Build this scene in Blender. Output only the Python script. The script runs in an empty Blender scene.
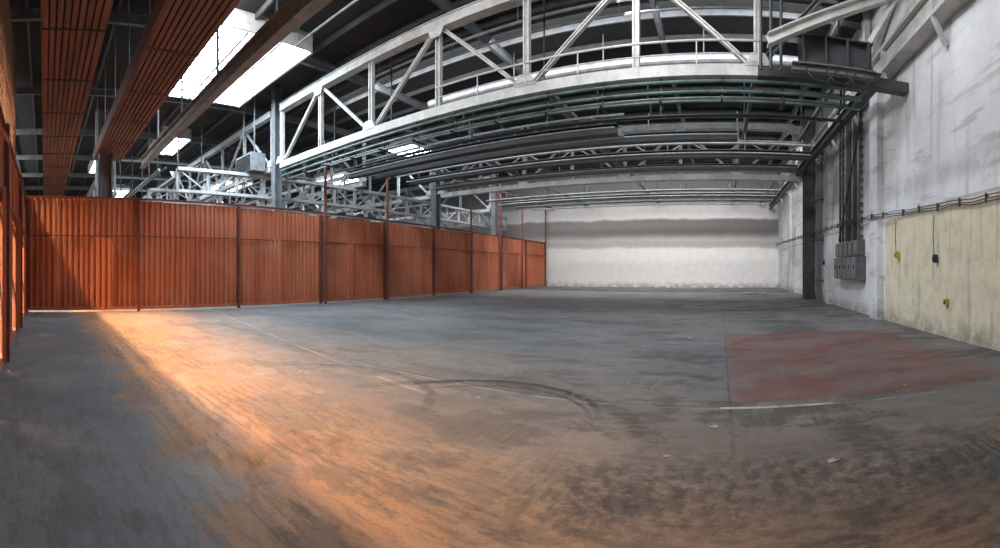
import bpy, math, random
from mathutils import Vector, Matrix
random.seed(7)
F=430.0; VPX=720.0; HY=269.0
sc=bpy.context.scene
try:
    sc.view_settings.view_transform='Standard'
except Exception as e: print(e)

# ---------------------------------------------------------------- materials
def nt(name):
    m=bpy.data.materials.new(name); m.use_nodes=True
    t=m.node_tree; t.nodes.clear()
    o=t.nodes.new('ShaderNodeOutputMaterial'); b=t.nodes.new('ShaderNodeBsdfPrincipled')
    t.links.new(b.outputs[0],o.inputs[0])
    return m,t,b
class G:
    def __init__(s,t):
        s.t=t; s.co=t.nodes.new('ShaderNodeTexCoord').outputs['Object']
    def L(s,a,b): s.t.links.new(a,b)
    def put(s,sock,v):
        if hasattr(v,'is_output'): s.L(v,sock)
        elif isinstance(v,(tuple,list)) and len(v)==3 and sock.type=='RGBA': sock.default_value=(*v,1)
        else: sock.default_value=v
    def map(s,scale=(1,1,1),loc=(0,0,0),rot=(0,0,0),src=None):
        n=s.t.nodes.new('ShaderNodeMapping'); s.L(src or s.co,n.inputs[0])
        n.inputs['Scale'].default_value=scale; n.inputs['Location'].default_value=loc; n.inputs['Rotation'].default_value=rot
        return n.outputs[0]
    def noise(s,scale,vec=None,detail=6,rough=.6,dist=0):
        n=s.t.nodes.new('ShaderNodeTexNoise'); s.L(vec or s.co,n.inputs['Vector'])
        n.inputs['Scale'].default_value=scale; n.inputs['Detail'].default_value=detail
        n.inputs['Roughness'].default_value=rough; n.inputs['Distortion'].default_value=dist
        return n.outputs[0]
    def ramp(s,v,a,b,lo=0.,hi=1.,smooth=True):
        n=s.t.nodes.new('ShaderNodeMapRange'); n.interpolation_type='SMOOTHSTEP' if smooth else 'LINEAR'
        s.put(n.inputs[0],v)
        for i,x in zip((1,2,3,4),(a,b,lo,hi)): n.inputs[i].default_value=x
        return n.outputs[0]
    def m(s,op,a,b=0.,c=None):
        n=s.t.nodes.new('ShaderNodeMath'); n.operation=op
        s.put(n.inputs[0],a); s.put(n.inputs[1],b)
        if c is not None: s.put(n.inputs[2],c)
        return n.outputs[0]
    def mix(s,f,a,b,mode='MIX'):
        n=s.t.nodes.new('ShaderNodeMix'); n.data_type='RGBA'; n.blend_type=mode
        s.put(n.inputs[0],f); s.put(n.inputs[6],a); s.put(n.inputs[7],b)
        return n.outputs[2]
    def xyz(s):
        n=s.t.nodes.new('ShaderNodeSeparateXYZ'); s.L(s.co,n.inputs[0]); return n.outputs
    def bump(s,b,h,st=.3,d=.02):
        n=s.t.nodes.new('ShaderNodeBump'); n.inputs['Strength'].default_value=st; n.inputs['Distance'].default_value=d
        s.put(n.inputs['Height'],h); s.L(n.outputs[0],b.inputs['Normal'])
def paint(name,c1,c2,scale=3,rough=.6,metal=0.,stretch=(1,1,1),grime=.5):
    m,t,b=nt(name); g=G(t)
    n=g.noise(scale,g.map(stretch)); f=g.ramp(n,.35,.7)
    c=g.mix(f,c1,c2)
    n2=g.noise(scale*6,detail=3); c=g.mix(g.m('MULTIPLY',g.ramp(n2,.5,.8),grime),c,tuple(x*.45 for x in c2))
    g.L(c,b.inputs['Base Color']); b.inputs['Roughness'].default_value=rough; b.inputs['Metallic'].default_value=metal
    return m
M={}
M['truss']=paint('offwhite_steel',(.62,.61,.58),(.42,.41,.39),2,.5)
M['truss2']=paint('darker_offwhite_steel',(.48,.49,.49),(.30,.305,.31),2,.5)  # darker, cooler tone of the off-white steel for the other trusses
M['grey']=paint('grey_steel',(.17,.175,.18),(.105,.108,.112),2,.5)
M['dgrey']=paint('purlin_steel',(.11,.113,.118),(.065,.068,.072),2,.6)
M['dark']=paint('dark_steel',(.035,.038,.042),(.022,.024,.026),2,.55)
M['mid']=paint('charcoal_steel',(.08,.083,.088),(.05,.052,.055),2,.55)
M['pipe']=paint('green_pipe_paint',(.12,.19,.18),(.05,.08,.075),3,.45)
M['lpipe']=paint('light_pipe_paint',(.28,.29,.29),(.16,.17,.17),3,.45)
M['redpost']=paint('red_post_paint',(.19,.05,.033),(.11,.03,.022),4,.6)
M['roof']=paint('dark_roof_deck',(.032,.029,.028),(.019,.018,.018),.7,.85)
M['soffit']=paint('redbrown_slats',(.22,.105,.083),(.14,.068,.055),1.5,.7,stretch=(.3,3,1))
M['box']=paint('grey_cabinet',(.14,.145,.15),(.09,.093,.095),3,.5)
M['mesh']=paint('rusty_wire',(.36,.20,.11),(.26,.13,.07),3,.7)
M['duct']=paint('galvanised_duct',(.30,.31,.32),(.2,.2,.21),3,.4,.4)
M['white']=paint('white_line_paint',(.50,.47,.42),(.25,.23,.21),6,.8)
M['chip']=paint('plaster_chip',(.42,.37,.32),(.28,.24,.2),9,.9)
M['yellow']=paint('yellow_plastic',(.6,.42,.05),(.5,.3,.04),9,.6)
def corr():
    m,t,b=nt('red_corrugated_paint'); g=G(t); x=g.xyz()
    s=g.noise(1.0,g.map((2.5,2.5,.25)),detail=5)
    c=g.mix(g.ramp(s,.35,.7),(.55,.180,.090),(.41,.122,.066))
    n=g.noise(.35,detail=2); c=g.mix(g.m('MULTIPLY',g.ramp(n,.45,.65),.5),c,(.58,.25,.15))
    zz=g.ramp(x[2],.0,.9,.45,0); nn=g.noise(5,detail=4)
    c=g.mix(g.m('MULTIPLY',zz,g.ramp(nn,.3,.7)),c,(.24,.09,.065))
    g.L(c,b.inputs['Base Color']); b.inputs['Roughness'].default_value=.8; b.inputs['Specular IOR Level'].default_value=.25
    return m
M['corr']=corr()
def floor_mat():
    m,t,b=nt('worn_concrete_floor'); g=G(t); x,y,z=g.xyz()
    n1=g.noise(.22,detail=6,rough=.62); n2=g.noise(1.3,detail=11,rough=.70); n3=g.noise(8,detail=8,rough=.72); n4=g.noise(40,detail=4,rough=.7)
    st=g.noise(1.0,g.map((.9,3.2,1),rot=(0,0,.06)),detail=11,rough=.74)
    st2=g.noise(1.0,g.map((2.4,13,1),rot=(0,0,-.02)),detail=6,rough=.66,dist=.35)
    shade=g.ramp(y,.8,1.7,.0,1)  # zero inside the fence shadow; keeps dust colours and ripples on the lit side
    c=g.mix(g.ramp(n1,.38,.62),(.168,.165,.164),(.112,.118,.124))
    c=g.mix(g.m('MULTIPLY',g.ramp(n2,.44,.62),.4),c,(.195,.19,.185))
    c=g.mix(g.m('MULTIPLY',g.ramp(n3,.50,.64),.4),c,(.085,.083,.084))
    c=g.mix(g.m('MULTIPLY',g.ramp(st,.5,.60),.35),c,(.080,.075,.073))
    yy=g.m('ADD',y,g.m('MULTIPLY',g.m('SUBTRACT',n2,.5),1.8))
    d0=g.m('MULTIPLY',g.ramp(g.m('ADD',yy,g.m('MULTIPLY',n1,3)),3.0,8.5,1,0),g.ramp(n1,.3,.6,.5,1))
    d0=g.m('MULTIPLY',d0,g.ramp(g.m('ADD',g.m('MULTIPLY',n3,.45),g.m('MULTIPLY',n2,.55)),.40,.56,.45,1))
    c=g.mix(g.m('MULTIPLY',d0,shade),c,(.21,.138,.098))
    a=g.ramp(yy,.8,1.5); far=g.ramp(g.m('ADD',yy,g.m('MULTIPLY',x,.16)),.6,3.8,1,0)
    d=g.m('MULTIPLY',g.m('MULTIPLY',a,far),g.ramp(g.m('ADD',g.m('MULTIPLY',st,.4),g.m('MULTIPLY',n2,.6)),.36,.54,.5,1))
    c=g.mix(d,c,(.40,.205,.092))  # orange dust following the warm light pool, light painted into the colour
    pn=g.noise(.9,g.map((.7,1.2,1),loc=(7,3,0)),detail=11,rough=.70)
    pt=g.m('MULTIPLY',g.ramp(pn,.52,.57),g.ramp(y,1,10,.45,.1))
    c=g.mix(g.m('MULTIPLY',g.m('MULTIPLY',pt,g.ramp(x,-12,2,.95,.55)),shade),c,(.33,.25,.18))
    edge=g.m('MULTIPLY',g.ramp(g.m('ABSOLUTE',g.m('SUBTRACT',pn,.525)),.0,.010,.4,0),g.ramp(y,1.5,6,1,.1))
    c=g.mix(g.m('MULTIPLY',edge,shade),c,(.06,.048,.04))
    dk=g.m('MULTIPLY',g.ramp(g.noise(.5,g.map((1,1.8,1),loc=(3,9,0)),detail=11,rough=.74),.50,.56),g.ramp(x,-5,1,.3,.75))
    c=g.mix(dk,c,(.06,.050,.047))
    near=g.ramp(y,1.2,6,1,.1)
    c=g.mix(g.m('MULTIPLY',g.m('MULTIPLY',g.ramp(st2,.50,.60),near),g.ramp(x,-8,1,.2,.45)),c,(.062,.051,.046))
    rip=g.m('SINE',g.m('ADD',g.m('MULTIPLY',y,50),g.m('MULTIPLY',n2,22)))
    rm=g.m('MULTIPLY',g.m('MULTIPLY',g.ramp(g.noise(.7,g.map(loc=(2,2,5)),detail=3),.44,.58),g.ramp(y,1.2,5,.45,0)),shade)
    c=g.mix(g.m('MULTIPLY',g.ramp(rip,.0,.9),rm),c,(.058,.046,.04))
    dx=g.m('SUBTRACT',x,.6); dy=g.m('SUBTRACT',y,-1.2)
    rr=g.m('SQRT',g.m('ADD',g.m('MULTIPLY',dx,dx),g.m('MULTIPLY',dy,dy)))
    bnd=g.m('MULTIPLY',g.ramp(g.m('ABSOLUTE',g.m('SUBTRACT',rr,4.4)),.1,.95,1,0),g.m('MULTIPLY',g.ramp(n3,.38,.58),g.ramp(x,-2.0,-.8)))
    c=g.mix(g.m('MULTIPLY',bnd,.8),c,(.036,.030,.030))
    ang=g.m('ARCTAN2',dy,dx); tr=g.m('SINE',g.m('ADD',g.m('MULTIPLY',ang,150),g.m('MULTIPLY',n3,4)))
    c=g.mix(g.m('MULTIPLY',g.m('MULTIPLY',g.ramp(tr,.1,.6),bnd),.35),c,(.18,.145,.12))
    ht=g.noise(1.0,g.map((19,1.6,1),rot=(0,0,.05)),detail=6)
    hm=g.m('MULTIPLY',g.ramp(g.noise(.45,g.map(loc=(1.7,.4,0)),detail=6),.48,.62),g.ramp(y,2,3,0,1))
    c=g.mix(g.m('MULTIPLY',g.m('MULTIPLY',g.ramp(ht,.47,.62),hm),.32),c,(.32,.26,.21))
    def box(x0,x1,y0,y1,e=.05):
        j=g.m('MULTIPLY',g.m('SUBTRACT',n3,.5),.2)
        X=g.m('ADD',x,j); Y=g.m('ADD',y,j)
        return g.m('MULTIPLY',g.m('MULTIPLY',g.ramp(X,x0-e,x0+e),g.ramp(X,x1-e*4,x1+e*4,1,0)),g.m('MULTIPLY',g.ramp(Y,y0-e,y0+e),g.ramp(Y,y1-e,y1+e,1,0)))
    rb=g.m('MULTIPLY',box(.15,4.1,5.15,10.6,.1),g.ramp(g.m('ADD',g.m('MULTIPLY',n2,.6),g.m('MULTIPLY',st,.4)),.40,.60,.85,.3))
    c=g.mix(rb,c,(.175,.062,.05))
    def line(v,p,w=.025):
        return g.ramp(g.m('ABSOLUTE',g.m('SUBTRACT',v,p)),w*.5,w*1.3,1,0)
    tot=None
    wob=g.m('MULTIPLY',g.m('SUBTRACT',n2,.5),.08)
    for v,p in [(y,5.0),(y,10.7),(y,16.4),(y,22.1),(y,27.8),(x,.12),(x,-5.6),(x,-11.3)]:
        l=line(g.m('ADD',v,wob),p,.02); tot=l if tot is None else g.m('MAXIMUM',tot,l)
    c=g.mix(g.m('MULTIPLY',g.m('MULTIPLY',tot,g.ramp(y,3.4,4.2,.0,1)),g.ramp(n2,.4,.6,.15,.7)),c,(.04,.033,.03))
    lj=g.m('MULTIPLY',line(g.m('ADD',y,wob),4.93,.02),g.ramp(x,-8,-5))
    c=g.mix(g.m('MULTIPLY',lj,g.ramp(n2,.45,.6,.0,.5)),c,(.42,.36,.3))
    dl=g.m('MULTIPLY',line(g.m('ADD',g.m('MULTIPLY',x,.177),y),3.67,.03),g.ramp(x,-4,-3,1,0))
    c=g.mix(g.m('MULTIPLY',dl,g.ramp(n2,.42,.55,.05,.6)),c,(.44,.34,.25))
    for cx,cy,r,w,st_ in [(-2.6,4.0,1.4,.055,.9),(-2.5,3.95,1.22,.035,.65),(-2.5,3.4,1.9,.12,.45),(-4.6,3.2,1.6,.08,.45)]:
        dx=g.m('SUBTRACT',x,cx); dy=g.m('SUBTRACT',y,cy)
        rr=g.m('SQRT',g.m('ADD',g.m('MULTIPLY',dx,dx),g.m('MULTIPLY',dy,dy)))
        ring=g.m('MULTIPLY',line(rr,r,w),g.m('MULTIPLY',g.ramp(dy,.2,.9),g.ramp(n3,.35,.52)))
        c=g.mix(g.m('MULTIPLY',ring,st_),c,(.025,.02,.02))
    c=g.mix(g.ramp(n4,.35,.55,.3,0),c,g.mix(1.0,c,(.4,.39,.38),'MULTIPLY'))
    c=g.mix(g.ramp(n4,.60,.72,0,.22),c,(.34,.31,.28))
    g.L(c,b.inputs['Base Color'])
    g.L(g.ramp(n2,.3,.7,.5,.8),b.inputs['Roughness'])
    g.bump(b,g.m('ADD',g.m('MULTIPLY',g.m('MULTIPLY',g.ramp(pn,.50,.56),.4),shade),g.m('ADD',g.m('MULTIPLY',n3,.5),g.m('MULTIPLY',g.m('MULTIPLY',rip,rm),.25))),.4,.035)
    return m
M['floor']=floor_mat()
def plaster(name,kind):
    m,t,b=nt(name); g=G(t); x,y,z=g.xyz()
    n1=g.noise(.35,detail=7,rough=.65); n2=g.noise(2.2,detail=7,rough=.7)
    if kind=='far':
        c=g.mix(g.ramp(n2,.35,.75),(.80,.78,.75),(.71,.69,.66))
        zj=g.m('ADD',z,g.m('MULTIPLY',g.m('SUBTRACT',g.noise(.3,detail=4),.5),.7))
        band=g.m('MULTIPLY',g.ramp(zj,3.5,4.9),g.ramp(zj,5.8,6.1,1,0))  # dark bands: beam shadow painted into the wall colour, with some staining
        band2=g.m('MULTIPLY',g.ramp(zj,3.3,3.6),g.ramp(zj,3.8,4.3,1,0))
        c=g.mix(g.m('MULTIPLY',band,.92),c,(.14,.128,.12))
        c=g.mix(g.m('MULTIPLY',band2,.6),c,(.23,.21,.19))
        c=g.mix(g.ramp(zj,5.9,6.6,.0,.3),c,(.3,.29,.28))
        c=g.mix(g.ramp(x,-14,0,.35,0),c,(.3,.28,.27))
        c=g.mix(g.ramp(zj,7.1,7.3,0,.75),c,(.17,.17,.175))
        lowr=g.m('MULTIPLY',g.ramp(g.noise(2.3,detail=8,rough=.78),.56,.66),g.ramp(z,0,4,.5,.15))
        c=g.mix(lowr,c,(.50,.46,.40))
    else:
        c=g.mix(g.ramp(n1,.35,.65),(.80,.80,.81),(.62,.62,.64))
        s=g.noise(1,g.map((1,.35,2.4),rot=(.08,0,0)),detail=9,rough=.68,dist=.3)
        c=g.mix(g.m('MULTIPLY',g.ramp(s,.52,.66),.6),c,(.33,.33,.33))
        dr=g.noise(1,g.map((1,3,.25)),detail=6)
        c=g.mix(g.m('MULTIPLY',g.ramp(dr,.53,.70),.5),c,(.34,.32,.30))
        so=g.m('MULTIPLY',g.m('MULTIPLY',g.ramp(y,13.2,14.5),g.ramp(y,19,25,1,0)),g.ramp(z,3.0,5.2))
        c=g.mix(g.m('MULTIPLY',so,g.ramp(n1,.3,.6,.4,.9)),c,(.19,.18,.175))
        soot=g.m('MULTIPLY',g.ramp(g.m('ABSOLUTE',g.m('SUBTRACT',g.m('ADD',z,g.m('MULTIPLY',n1,.8)),4.3)),.05,.5,1,0),g.ramp(y,12.3,12.6,1,0))
        c=g.mix(g.m('MULTIPLY',soot,g.ramp(n2,.3,.6,.1,.6)),c,(.36,.35,.34))
        yj=g.m('ADD',y,g.m('MULTIPLY',g.m('SUBTRACT',n2,.5),.1)); 
        d=g.m('MULTIPLY',g.ramp(yj,12.4,12.6,1,0),g.ramp(z,3.12,3.18,1,0))
        cream=g.mix(g.ramp(n2,.4,.75),(.72,.65,.48),(.55,.49,.36))
        c=g.mix(d,c,cream)
        ds=g.noise(1,g.map((1,5,.4),loc=(0,3,3)),detail=7)
        c=g.mix(g.m('MULTIPLY',g.m('MULTIPLY',g.ramp(ds,.54,.66),d),.5),c,(.34,.29,.21))
        pe=g.m('MULTIPLY',g.ramp(g.noise(1.2,g.map(loc=(0,5,2)),detail=8,rough=.75),.58,.62),g.ramp(z,0,3.4,.8,.0))
        c=g.mix(pe,c,(.74,.70,.62))
        ln=g.m('MULTIPLY',g.ramp(g.m('ABSOLUTE',g.m('SUBTRACT',z,3.18)),.02,.05,1,0),.5)
        c=g.mix(ln,c,(.25,.22,.18))
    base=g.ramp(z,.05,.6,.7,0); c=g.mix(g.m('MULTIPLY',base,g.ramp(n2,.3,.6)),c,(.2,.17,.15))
    g.L(c,b.inputs['Base Color']); b.inputs['Roughness'].default_value=.85
    g.bump(b,n2,.2,.03)
    return m
M['far']=plaster('stained_shaded_white_plaster','far'); M['right']=plaster('stained_grey_plaster','right')
def emis(name,col,s):
    m,t,b=nt(name); g=G(t); n=g.noise(.9,detail=3)
    g.L(g.mix(g.ramp(n,.35,.7),col,tuple(v*.55 for v in col)),b.inputs['Emission Color']); b.inputs['Emission Strength'].default_value=s
    b.inputs['Base Color'].default_value=(.5,.5,.5,1); return m
M['sky']=emis('skylight_glass',(.70,.86,1),38)

class B:
    def __init__(s,name): s.name=name; s.v=[]; s.f=[]; s.mi=[]; s.mats=[]
    def mat(s,k):
        if k not in s.mats: s.mats.append(k)
        return s.mats.index(k)
    def beam(s,a,b,w,h,k,up=(0,0,1)):
        a=Vector(a); b=Vector(b); d=(b-a).normalized(); up=Vector(up)
        if abs(d.dot(up))>.99: up=Vector((0,1,0))
        sd=d.cross(up).normalized(); u=sd.cross(d).normalized(); i=len(s.v)
        for p in (a,b):
            for q,r in((-1,-1),(1,-1),(1,1),(-1,1)): s.v.append(p+sd*q*w/2+u*r*h/2)
        fs=[(0,1,2,3),(7,6,5,4),(0,4,5,1),(1,5,6,2),(2,6,7,3),(3,7,4,0)]
        for f in fs: s.f.append(tuple(i+j for j in f)); s.mi.append(s.mat(k))
    def box(s,lo,hi,k):
        s.beam((lo[0],(lo[1]+hi[1])/2,(lo[2]+hi[2])/2),(hi[0],(lo[1]+hi[1])/2,(lo[2]+hi[2])/2),hi[1]-lo[1],hi[2]-lo[2],k)
    def ibeam(s,a,b,w,h,k,tw=.03):
        a=Vector(a); b=Vector(b); z=Vector((0,0,h/2-tw/2))
        s.beam(a+z,b+z,w,tw,k); s.beam(a-z,b-z,w,tw,k); s.beam(a,b,tw,h-2*tw,k)
    def tube(s,a,b,r,k,n=8):
        a=Vector(a); b=Vector(b); d=(b-a).normalized()
        up=Vector((0,0,1)) if abs(d.z)<.9 else Vector((0,1,0))
        u=d.cross(up).normalized(); w=u.cross(d); i=len(s.v)
        for p in(a,b):
            for j in range(n):
                t=2*math.pi*j/n; s.v.append(p+u*math.cos(t)*r+w*math.sin(t)*r)
        for j in range(n):
            s.f.append((i+j,i+(j+1)%n,i+n+(j+1)%n,i+n+j)); s.mi.append(s.mat(k))
        s.f.append(tuple(i+j for j in range(n))[::-1]); s.mi.append(s.mat(k))
        s.f.append(tuple(i+n+j for j in range(n))); s.mi.append(s.mat(k))
    def path(s,pts,r,k,n=6):
        for p,q in zip(pts,pts[1:]): s.tube(p,q,r,k,n)
    def face(s,pts,k):
        i=len(s.v); s.v+= [Vector(p) for p in pts]; s.f.append(tuple(range(i,i+len(pts)))); s.mi.append(s.mat(k))
    def done(s):
        me=bpy.data.meshes.new(s.name); me.from_pydata([tuple(p) for p in s.v],[],s.f)
        for k in s.mats: me.materials.append(M[k])
        me.polygons.foreach_set('material_index',s.mi); me.update()
        o=bpy.data.objects.new(s.name,me); sc.collection.objects.link(o); return o

RX=5.06; FX=-16.0; FY=37.0; RZ=10.6; LX=-60.0; NY=-14.0
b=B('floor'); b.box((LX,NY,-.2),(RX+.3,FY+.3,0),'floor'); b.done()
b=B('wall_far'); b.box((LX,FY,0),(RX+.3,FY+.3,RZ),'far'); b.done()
b=B('wall_right'); b.box((RX,NY,0),(RX+.3,FY,RZ),'right')
b.box((RX-.22,12.65,0),(RX+.01,13.35,7.3),'right'); b.box((RX-.16,19.0,0),(RX+.01,19.7,7.3),'right'); b.box((RX-.16,30,0),(RX+.01,30.7,7.3),'right'); b.done()
b=B('wall_left'); b.box((LX-.3,NY,0),(LX,FY,RZ),'right'); b.done()
b=B('wall_back'); b.box((LX,NY-.3,0),(RX,NY,RZ),'right'); b.done()

SKY=[(-19.8,-13.4,5.5,9.6),(-21.3,-18.8,21.5,24.2),(-42,-37,16.5,19.5),(-37,-32,3.8,5.4),(-50,-45,6,9),(-33,-29,24,27),(-30,-26,7.4,9.2)]
b=B('ceiling'); b.box((LX,NY,RZ),(RX,FY,RZ+.2),'roof'); b.done()
b=B('roof_purlins')
y=NY+1
while y<FY:
    b.beam((LX,y,RZ-.12),(RX,y,RZ-.12),.08,.2,'dgrey'); y+=1.55
x=RX-1.0
while x>LX:
    b.ibeam((x,NY,RZ-.4),(x,FY,RZ-.4),.15,.35,'grey'); x-=6.2
b.done()
for i,(x0,x1,y0,y1) in enumerate(SKY):
    b=B('window_%d'%(i+1))
    z=RZ-.62
    b.face([(x0,y0,z),(x0,y1,z),(x1,y1,z),(x1,y0,z)],'sky')
    n=int((x1-x0)/.8)
    for k in range(n+1):
        xx=x0+(x1-x0)*k/n; b.beam((xx,y0,z-.04),(xx,y1,z-.04),.06,.08,'truss')
    for k in range(4):
        yy=y0+(y1-y0)*k/3; b.beam((x0,yy,z-.06),(x1,yy,z-.06),.10,.12,'truss')
    for a,c in (((x0,y0),(x1,y0)),((x0,y1),(x1,y1)),((x0,y0),(x0,y1)),((x1,y0),(x1,y1))):
        b.beam((*a,RZ-.35),(*c,RZ-.35),.08,.65,'truss')
    b.done()

def truss(Y,nodes,zb,zt,top_at,s=1.,col='truss',swap=False,name='roof_truss'):
    b=B(name)
    x0,x1=nodes[0],nodes[-1]
    for dy in(-.11,.11):
        b.beam((x0,Y+dy,zb),(x1,Y+dy,zb),.09*s,.28*s,col); b.beam((x0,Y+dy,zt),(x1,Y+dy,zt),.09*s,.30*s,col)
    b.beam((x0,Y,zb-.14*s),(x1,Y,zb-.14*s),.36*s,.03,col); b.beam((x0,Y,zt+.15*s),(x1,Y,zt+.15*s),.4*s,.03,col)
    b.beam((x0,Y,zt-.15*s),(x1,Y,zt-.15*s),.36*s,.03,col)
    for i,x in enumerate(nodes):
        for dx in(-.07,.07): b.beam((x+dx,Y,zb),(x+dx,Y,zt),.04*s,.16*s,col,up=(0,1,0))
        b.beam((x,Y,zb),(x,Y,zt),.14*s,.02,col,up=(0,1,0))
        z=zt if i%2==top_at else zb
        sgn=-1 if z==zt else 1
        b.face([(x-.35,Y-.17,z+sgn*.1),(x+.35,Y-.17,z+sgn*.1),(x+.18,Y-.17,z+sgn*.42),(x-.18,Y-.17,z+sgn*.42)],col)
        if i+1<len(nodes):
            zz=zb if z==zt else zt
            b.ibeam((x,Y,z),(nodes[i+1],Y,zz),.14*s,.14*s,col)
    if swap: b.v=[Vector((v.y,v.x,v.z)) for v in b.v]
    return b
zb,zt=6.6,9.35
n1=[-17.65+3.1*i for i in range(7)]
b=truss(10.9,n1,zb,zt,1)
b.beam((.95,10.9,zb),(RX-.02,10.9,zb),.3,.28,'mid'); b.beam((.95,10.9,zt),(RX-.02,10.9,zt),.3,.28,'grey')
b.ibeam((.95,10.9,zb+.1),(3.2,10.9,zt),.2,.2,'grey')
b.done()
b=truss(23.4,[n for n in n1]+[4.05],zb,zt,1,col='truss2'); b.beam((4.05,23.4,zb),(RX-.02,23.4,zb),.2,.26,'truss2'); b.beam((4.05,23.4,zt),(RX-.02,23.4,zt),.2,.26,'truss2'); b.done()
n2=[-18.6-3.1*i for i in range(12)]
for Y in(4.6,10.9,17.1,23.4,31.5):
    truss(Y,n2[::-1] if Y>4.7 else n2[3:][::-1],zb,zt,0,s=.85,col='truss2').done()
for X,z0_,z1_,a in((-19.4,5.3,6.35,0),(-25,5.6,6.35,1),(-33,5.4,6.35,0)):
    truss(X,[6.2+1.55*i for i in range(20)],z0_,z1_,a,s=.5,col='truss2' if X>-30 else 'lpipe',swap=True,name='lattice_girder').done()
for i,(Y,z) in enumerate(((5.7,6.6),(7.4,6.8),(8.8,6.55),(12.6,6.9),(14.5,6.6),(19.5,6.7),(26,6.6))):
    b=B('overhead_pipe'); b.tube((-45,Y,z),(-20.9,Y,z),.07,('lpipe','dark','duct')[i%3]); b.tube((-45,Y+.35,z+.12),(-20.9,Y+.35,z+.12),.04,'pipe')
    for k in range(5): b.beam((-23-4.5*k,Y,z),(-23-4.5*k,Y,RZ-.8),.05,.05,'dark')
    b.done()
b=B('ceiling_duct'); b.tube((-12.6,15.8,9.3),(3.4,15.8,9.3),.22,'duct',16)
for k in range(9): b.tube((-12+1.9*k,15.8,9.3),(-11.94+1.9*k,15.8,9.3),.245,'duct',16)
for k in range(5): b.beam((-12+3.8*k,15.8,9.5),(-12+3.8*k,15.8,RZ-.05),.04,.04,'grey')
b.done()
for Y,z,r,k in((8.6,9.7,.04,'lpipe'),(12.6,9.7,.05,'lpipe'),(13.4,9.75,.04,'duct'),(18.3,9.6,.06,'lpipe')):
    b=B('ceiling_conduit'); b.tube((-13,Y,z),(3.8,Y,z),r,k)
    for q in range(6): b.beam((-12.8+3.2*q,Y,z),(-12.8+3.2*q,Y,RZ-.2),.03,.03,'grey')
    b.done()

b=B('truss_handrail')
b.tube((-8.2,10.55,zb+.62),(.95,10.55,zb+.62),.03,'truss'); b.tube((-8.2,10.55,zb+.3),(.95,10.55,zb+.3),.015,'truss')
x=-8.2
while x<1: b.tube((x,10.55,zb+.05),(x,10.55,zb+.62),.018,'truss'); x+=1.525
b.done()
b=B('overhead_cable_tray')
for dz,dy,r,k in[(-.28,-.1,.045,'pipe'),(-.40,.05,.03,'lpipe'),(-.52,-.05,.045,'pipe'),(-.64,.2,.04,'dark'),(-.74,.0,.035,'pipe')]:
    b.tube((-17.6,10.9+dy,zb+dz),(3.7,10.9+dy,zb+dz),r,k)
x=-17
while x<3.7:
    b.beam((x,10.9,zb-.14),(x,10.9,zb-.82),.05,.05,'dark'); b.beam((x,10.6,zb-.78),(x,11.3,zb-.78),.05,.05,'dark'); x+=1.55
b.done()

def crane(Y,x0,x1,z,h,lat=True,k='dark',top=7.06):
    b=B('overhead_crane_girder')
    b.ibeam((x0,Y,z),(x1,Y,z),.35,h,k)
    b.tube((x0,Y-.4,z-.05),(x1,Y-.4,z-.05),.03,'lpipe')
    b.tube((x0,Y+.5,z+.25),(x1,Y+.5,z+.25),.04,'pipe')
    if lat:
        b.beam((x0,Y+.9,z+.1),(x1,Y+.9,z+.1),.1,.1,'grey'); b.beam((x0,Y+.9,z+.8),(x1,Y+.9,z+.8),.08,.08,'grey')
        n=int((x1-x0)/1.2)
        for i in range(n):
            a=x0+(x1-x0)*i/n; c=x0+(x1-x0)*(i+1)/n
            if i%2==0: b.beam((a,Y+.9,z+.1),(c,Y+.9,z+.8),.05,.05,'grey')
            else: b.beam((a,Y+.9,z+.8),(c,Y+.9,z+.1),.05,.05,'grey')
            b.beam((a,Y,z+.1),(a,Y+.9,z+.1),.06,.06,k)
    x=x0+.5
    while x<x1:
        b.tube((x,Y,z+h/2),(x,Y,top),.02,'grey'); x+=3.1
    b.done()
crane(13.2,-15.4,-3.2,6.0,.34)
crane(14.9,-15.4,.6,6.2,.3,False)
crane(17.2,-15,3.6,6.2,.3,True)
crane(19.8,-15.4,3.6,6.3,.25,False,'dark')
crane(27.5,-15.4,3.6,6.3,.3,False,'dark')
for Y,z,r,k in[(11.8,6.3,.04,'lpipe'),(12.3,6.0,.05,'dark'),(14.4,6.7,.04,'pipe'),(16.4,6.4,.05,'lpipe'),(18.8,6.5,.06,'dark'),(21,6.4,.05,'lpipe'),(25.5,6.3,.07,'lpipe'),(30,6.4,.08,'dark'),(33,6.6,.07,'lpipe')]:
    b=B('overhead_pipe'); b.tube((-15.4,Y,z),(3.6,Y,z),r,k)
    for X in(-14,-8,-2,3.5): b.beam((X,Y,z),(X,Y,z+.4),.04,.04,'dark')
    b.done()
for X in(-15,-11.5,-5.2,1,3.4):
    b=B('ceiling_cross_beam'); b.beam((X,11.4,7.15),(X,36.8,7.15),.12,.14,'dgrey')
    y=12
    while y<36: b.beam((X,y,7.2),(X,y,RZ-.5),.04,.04,'dark'); y+=5.8
    b.done()
def soffit(y0,y1,x0,x1,z):
    b=B('slatted_ceiling_duct')
    b.box((x0,y0+.06,z+.04),(x1,y1-.06,z+.4),'dark')
    n=9; w=(y1-y0)/n
    for i in range(n):
        yy=y0+w*(i+.5); b.beam((x0,yy,z),(x1,yy,z),w*.72,.06,'soffit')
    b.beam((x0,y0,z+.2),(x1,y0,z+.2),.05,.42,'soffit'); b.beam((x0,y1,z+.2),(x1,y1,z+.2),.05,.42,'soffit')
    x=x0+.5
    while x<x1:
        b.beam((x,y0,z-.035),(x,y1,z-.035),.06,.02,'dark')
        for yy in(y0+.1,y1-.1): b.tube((x,yy,z+.4),(x,yy,RZ-.2),.015,'grey')
        x+=2.4
    b.done()
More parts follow.
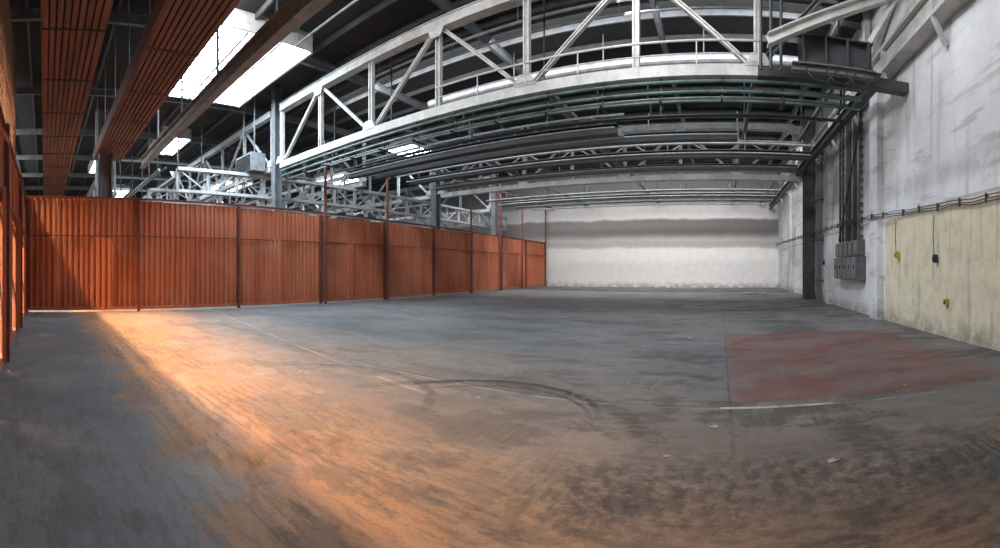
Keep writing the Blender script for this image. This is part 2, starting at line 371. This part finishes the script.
soffit(-.05,1.25,-31,4.5,6.6)
soffit(2.25,3.5,-19.5,4.5,6.6)
b=B('runway_beam'); b.ibeam((-20,4.6,6.6),(4.5,4.6,6.6),.26,.42,'lpipe')
x=-17
while x<4.4: b.beam((x,4.6,6.8),(x,4.6,RZ-.4),.06,.06,'grey'); x+=3.1
b.done()
b=B('unit_heater')
b.box((-20.6,9.8,6.5),(-18.8,10.6,7.4),'duct')
for i in range(7): b.beam((-20.5,9.76,6.6+i*.11),(-18.9,9.76,6.6+i*.11),.05,.05,'dark')
for x in(-20.4,-19.2):
    b.tube((x,10.2,7.4),(x,10.2,RZ-.3),.03,'grey')
b.done()
def column(x,y,w,k,top=RZ):
    b=B('steel_column')
    for s in(-1,1): b.box((x-w/2,y+s*w/2-.03,0.02),(x+w/2,y+s*w/2+.03,top),k)
    b.box((x-.03,y-w/2,.02),(x+.03,y+w/2,top),k)
    b.box((x-w*.7,y-w*.7,0),(x+w*.7,y+w*.7,.05),k); b.done()
column(-18.2,10.9,.35,'grey'); column(-18.2,23.4,.45,'grey'); column(-18.2,2.6,.5,'grey',6.5)
column(-24,3.2,.6,'lpipe'); column(-18.2,31.5,.45,'grey')
column(4.7,22.6,.5,'mid')

# ------------------------------------------------ fence
def ftop(s):
    return 4.28-.25*min(1,max(0,(s+.8)/13))
def corrug(b,axis,fixed,s0,s1,z0f,z1f,tilt=0,side=1):
    pitch=.215; prof=[(0,0),(.078,0),(.108,.065),(.186,.065)]
    pts=[]; s=s0
    while s<s1:
        for a,o in prof:
            if s+a<=s1: pts.append((s+a,o))
        s+=pitch
    pts.append((s1,0)); i0=len(b.v)
    for s_,o in pts:
        for z in(z0f(s_),z1f(s_)):
            off=fixed+side*(o+tilt*(s_-s0)/(s1-s0))
            b.v.append(Vector((off,s_,z)) if axis=='Y' else Vector((s_,off,z)))
    for j in range(len(pts)-1):
        b.f.append((i0+2*j,i0+2*j+2,i0+2*j+3,i0+2*j+1)); b.mi.append(b.mat('corr'))
def fence(axis,fixed,s_from,s_to,top,side):
    b=B('corrugated_fence')
    P=lambda s,o,z:((fixed+side*o,s,z) if axis=='Y' else (s,fixed+side*o,z))
    s=s_from
    while s<s_to-.05:
        e=min(s+1.03,s_to)
        j=random.uniform(-.05,.05); j2=random.uniform(-.04,.04); sl=random.uniform(-.03,.03)
        if random.random()<.3: sl=random.choice([-.14,.14])
        en=min(e+.03,s_to)
        corrug(b,axis,fixed,s,en,lambda q:.1+abs(j),lambda q,sl=sl,s=s,j=j:2.88+j*.6+sl*(q-s),random.choice((0,.02,.05,.14)),side)
        corrug(b,axis,fixed,s,en,lambda q:2.70,lambda q:top(q)+j2*.5,random.uniform(.03,.06)-.02,side)
        s=e
    for z,h in((.14,.12),(1.45,.06),(2.8,.06)):
        b.beam(P(s_from,-.08 if z>.2 else .11,z),P(s_to,-.08 if z>.2 else .11,z),.07,h,'redpost' if z>.2 else 'corr')
    b.beam(P(s_from,.13,2.83),P(s_to,.13,2.83),.03,.04,'redpost')
    b.beam(P(s_from,.08,top(s_from)),P(s_to,.08,top(s_to)),.08,.07,'redpost')
    n=int(round((s_to-s_from)/4.1))
    for i in range(n+1):
        q=s_from+(s_to-s_from)*i/n
        if i==n: q-=.06
        b.beam(P(q,.15,0),P(q,.15,top(q)+.05),.10,.10,'redpost',up=(0,1,0))
    return b,P
b,P=fence('Y',FX,-.65,FY-.12,ftop,1); b.done()
for Y,zt_ in((12.0,7.3),(16.06,7.9),(24,7.5),(28,7.9),(31.7,7.6),(36.5,7.5)):
    b=B('fence_mast'); b.tube((FX+.32,Y,0),(FX+.32,Y,zt_),.07,'redpost'); b.beam((FX+.32,Y-.1,zt_),(FX+.32,Y+.1,zt_),.12,.03,'redpost'); b.done()
b,P=fence('X',-.8,FX,1.2,lambda q:4.05+.2*max(0,min(1,(-q-8)/8)),1); b.done()
b=B('wire_mesh_screen')
z0,z1=4.15,9.5
d=.28; x=-16.0
Hh=z1-z0
while x<0:
    for sg in(1,-1):
        ex=x+Hh*.5
        b.beam((x,-1.05,z0 if sg>0 else z1),(ex,-1.05,z1 if sg>0 else z0),.012,.012,'mesh')
    x+=d
for x in(-16,-12,-8,-4,0,2.7): b.tube((x,-1.1,0),(x,-1.1,z1),.035,'redpost')
for z in(z0,6.8,z1): b.tube((-16,-1.1,z),(2.7,-1.1,z),.03,'redpost')
b.done()

# ------------------------------------------------ right wall fittings
E=.012; WX=RX-E
b=B('crane_rail_beam')
b.box((WX-.45,NY+.05,7.35),(WX,FY-.05,7.45),'truss'); b.box((WX-.3,NY+.05,7.45),(WX-.2,FY-.05,8.0),'truss')
b.box((WX-.45,NY+.05,8.0),(WX,FY-.05,8.1),'truss')
y=-10
while y<36:
    b.box((WX-.45,y-.04,7.45),(WX,y+.04,8.0),'truss')
    b.beam((WX-.4,y,7.35),(WX-.06,y,6.75),.1,.1,'truss',up=(0,1,0))
    y+=3.1
b.done()
b=B('wall_brace_frame')
for y0,y1,z0,z1 in((13.8,10.4,8.2,10.2),(10.4,7.0,10.2,8.2),(13.8,13.8,8.1,10.5),(10.4,10.4,8.1,10.5)):
    b.beam((WX-.15,y0,z0),(WX-.15,y1,z1),.2,.2,'truss',up=(1,0,0))
b.done()
b=B('crane_end_carriage')
b.ibeam((1.9,10.35,6.95),(3.8,10.35,6.95),.35,.7,'mid'); b.ibeam((1.7,10.1,6.42),(3.8,10.1,6.42),.2,.2,'grey')
for x in(2.0,2.55,3.1,3.65): b.beam((x,10.2,6.6),(x,10.2,7.28),.03,.2,'mid',up=(0,1,0))
b.ibeam((1.1,9.9,6.9),(4.3,9.9,8.5),.22,.28,'truss')
b.beam((3.7,10.2,7.3),(4.3,9.9,8.4),.12,.12,'truss')
b.tube((1.0,10.4,8.9),(4.3,10.4,8.9),.06,'grey')
for x in(1.0,1.25,1.5): b.tube((x,10.5,6.5),(x,10.5,RZ-.5),.04,'dark')
for z in(7.2,7.8,8.4,9.0,9.6): b.beam((.98,10.5,z),(1.52,10.5,z),.04,.04,'grey')
for k in range(3): b.path([(2.0+.5*k,10.0,6.4),(2.2+.5*k,9.95,6.1),(2.5+.5*k,9.95,6.05),(2.8+.5*k,10,6.4)],.018,'dark',6)
b.done()
b=B('runway_beam'); b.ibeam((4.3,11.2,6.9),(4.3,36.8,6.9),.25,.35,'mid'); b.done()
b=B('electrical_panel_cabinet')
y0,y1=14.3,17.4
b.box((WX-.32,y0,1.2),(WX,y1,2.05),'box'); b.box((WX-.26,y0+.1,2.08),(WX,y1-.1,2.65),'box')
for i in range(5):
    yy=y0+.08+i*.6
    b.box((WX-.36,yy,1.25),(WX-.32,yy+.52,2.0),'grey'); b.box((WX-.385,yy+.2,1.6),(WX-.36,yy+.26,1.75),'dark')
    b.box((WX-.30,yy+.05,2.14),(WX-.26,yy+.5,2.6),'grey')
b.done()
b=B('wall_conduit_riser')
for i,yy in enumerate((14.7,14.9,15.15,15.4,15.75,16.0,16.3,16.7,17.1)):
    b.tube((WX-.14,yy,2.68),(WX-.14,yy,7.3),.05,'dark' if i%3 else 'grey')
for i in range(16): b.beam((WX-.06,14.5,2.8+.29*i),(WX-.06,17.25,2.8+.29*i),.05,.04,'mid')
b.tube((WX-.22,14.3,6.8),(WX-.22,17,2.75),.03,'dark')
b.done()
b=B('wall_drain_pipe')
for yy,r in((20.6,.07),(21.0,.05),(21.3,.04)):
    b.tube((WX-.16,yy,0),(WX-.16,yy,7.2),r,'grey')
    for z in(1,3,5,7): b.box((WX-.24,yy-.09,z),(WX,yy+.09,z+.05),'dark')
b.done()
b=B('wall_cable_run')
pts=[]; q=3.0
while q<36.8:
    z=3.03+.42*min(1,max(0,(q-6)/10))+.3*max(0,(q-18)/19)
    xx=WX-.26 if q>11.9 else (WX-.06 if q<11 else WX-.06-.2*(q-11)/.9)
    pts.append((xx,q,z+.02*math.sin(q*4))); q+=.5
for dz in(0,-.07,-.12): b.path([(p[0],p[1],p[2]+dz+.01*math.sin(p[1]*3+dz*90)) for p in pts],.013,'mid',5)
for p in pts[::2]:
    b.box((p[0]-.03,p[1]-.01,p[2]-.15),(p[0]+.02,p[1]+.01,p[2]+.04),'mid'); b.box((p[0],p[1]-.01,p[2]-.03),(WX,p[1]+.01,p[2]),'mid')
b.done()
def pendant(y,z0,z1,k):
    b=B('hanging_pendant_switch'); b.path([(WX-.1,y,z1),(WX-.12,y+.02,(z0+z1)/2),(WX-.1,y,z0)],.012,'dark')
    b.box((WX-.13,y-.035,z0-.2),(WX-.02,y+.035,z0),k); b.box((WX-.15,y-.02,z0-.15),(WX-.13,y+.02,z0-.05),'dark'); b.done()
pendant(9.1,1.95,2.9,'dark'); pendant(11.4,2.1,3.0,'yellow'); pendant(20.2,2,3.3,'dark')
b=B('wall_socket'); b.box((WX-.07,8.57,.76),(WX,8.72,.90),'yellow'); b.box((WX-.08,8.61,.79),(WX-.07,8.68,.87),'dark'); b.done()

b=B('floor_line_marking'); 
b.face([(.0,4.9,.004),(1.35,4.92,.004),(1.33,4.99,.004),(.0,4.97,.004)],'white'); b.done()
def chip(x,y,s):
    b=B('plaster_fragment'); n=9; pts=[]
    for i in range(n):
        t=2*math.pi*i/n; r=s*random.uniform(.45,1); pts.append((x+r*math.cos(t)*1.4,y+r*math.sin(t)))
    b.face([(p[0],p[1],.008) for p in pts],'chip')
    for i in range(n):
        p=pts[i];q=pts[(i+1)%n]; b.face([(p[0],p[1],0),(q[0],q[1],0),(q[0],q[1],.008),(p[0],p[1],.008)],'chip')
    b.done()
for px,py,s in((715,427,.05),(833,461,.05),(478,398,.03),(690,338,.08),(520,372,.03),(667,457,.03),(300,372,.04),(905,385,.04)):
    th=(px-VPX)/F; d=1.6*F/(py-HY); chip(d*math.sin(th),d*math.cos(th),s)
b=B('timber_plank'); b.beam((1.2,27,.04),(2.9,27.6,.04),.35,.06,'chip'); b.beam((1.5,27.5,.1),(2.4,26.9,.1),.2,.05,'chip'); b.done()

# ------------------------------------------------ lights
def area(name,loc,sx,sy,power,col,rot=(0,0,0),spread=180):
    l=bpy.data.lights.new(name,'AREA'); l.shape='RECTANGLE'; l.size=sx; l.size_y=sy; l.energy=power; l.color=col; l.spread=math.radians(spread)
    o=bpy.data.objects.new(name,l); o.location=loc; o.rotation_euler=rot; sc.collection.objects.link(o); return o
R=math.radians
area('skylight_strip',(-13.5,-4.4,10.4),21,.38,2450,(1,.66,.39),(R(27),0,0),50)
area('roof_fill',(-8,6.0,10.3),20,1.6,1200,(.9,.95,1),(R(48),0,0))  # added fill lamp below the closed deck, turned away from camera, no glazing
area('roof_fill',(-7,14,10.2),22,2,1450,(.92,.96,1),(R(50),0,0))  # added fill for the middle of the hall, no roof opening here
area('roof_fill',(-7,25.5,10.2),22,2,2500,(.98,.98,1),(R(35),0,0),130)  # added fill to brighten the far wall
area('roof_fill',(-2.5,6,10.3),2,16,1550,(.92,.96,1),(0,R(-48),0))  # added fill aimed at the right wall
area('roof_fill',(-38,16,10.2),20,20,2200,(.8,.9,1))  # added broad fill over the left bay
area('roof_fill',(-32,-3,10.3),20,3,1300,(.85,.93,1),(R(62),0,0))  # added fill for the front faces of the left trusses
w=bpy.data.worlds.new('World'); sc.world=w; w.use_nodes=True
w.node_tree.nodes['Background'].inputs[0].default_value=(.6,.75,1,1); w.node_tree.nodes['Background'].inputs[1].default_value=.5

# ------------------------------------------------ camera (cylindrical phone panorama)
cd=bpy.data.cameras.new('camera'); cam=bpy.data.objects.new('camera',cd); sc.collection.objects.link(cam); sc.camera=cam
cam.location=(0,0,1.6); cam.rotation_euler=(math.pi/2,0,(VPX-500)/F)
cd.type='PANO'; cd.clip_start=.05; cd.clip_end=300
ok=False
hu=500/F; vt=HY/F; vb=-(548-HY)/F
for tgt in (cd, getattr(cd,'cycles',None)):
    if tgt is None: continue
    try:
        tgt.panorama_type='CENTRAL_CYLINDRICAL'
        tgt.central_cylindrical_range_u_min=-hu; tgt.central_cylindrical_range_u_max=hu
        tgt.central_cylindrical_range_v_min=vb; tgt.central_cylindrical_range_v_max=vt
        tgt.central_cylindrical_radius=1.0
        ok=True; print('CYL OK',tgt); break
    except Exception as e: print('cyl fail',e)
if not ok:
    for tgt in (cd, getattr(cd,'cycles',None)):
        try:
            tgt.panorama_type='EQUIRECTANGULAR'
            tgt.longitude_min=-hu; tgt.longitude_max=hu
            tgt.latitude_min=-math.atan(-vb)*1.03; tgt.latitude_max=math.atan(vt)*1.03
            print('EQ OK'); break
        except Exception as e: print('eq fail',e)
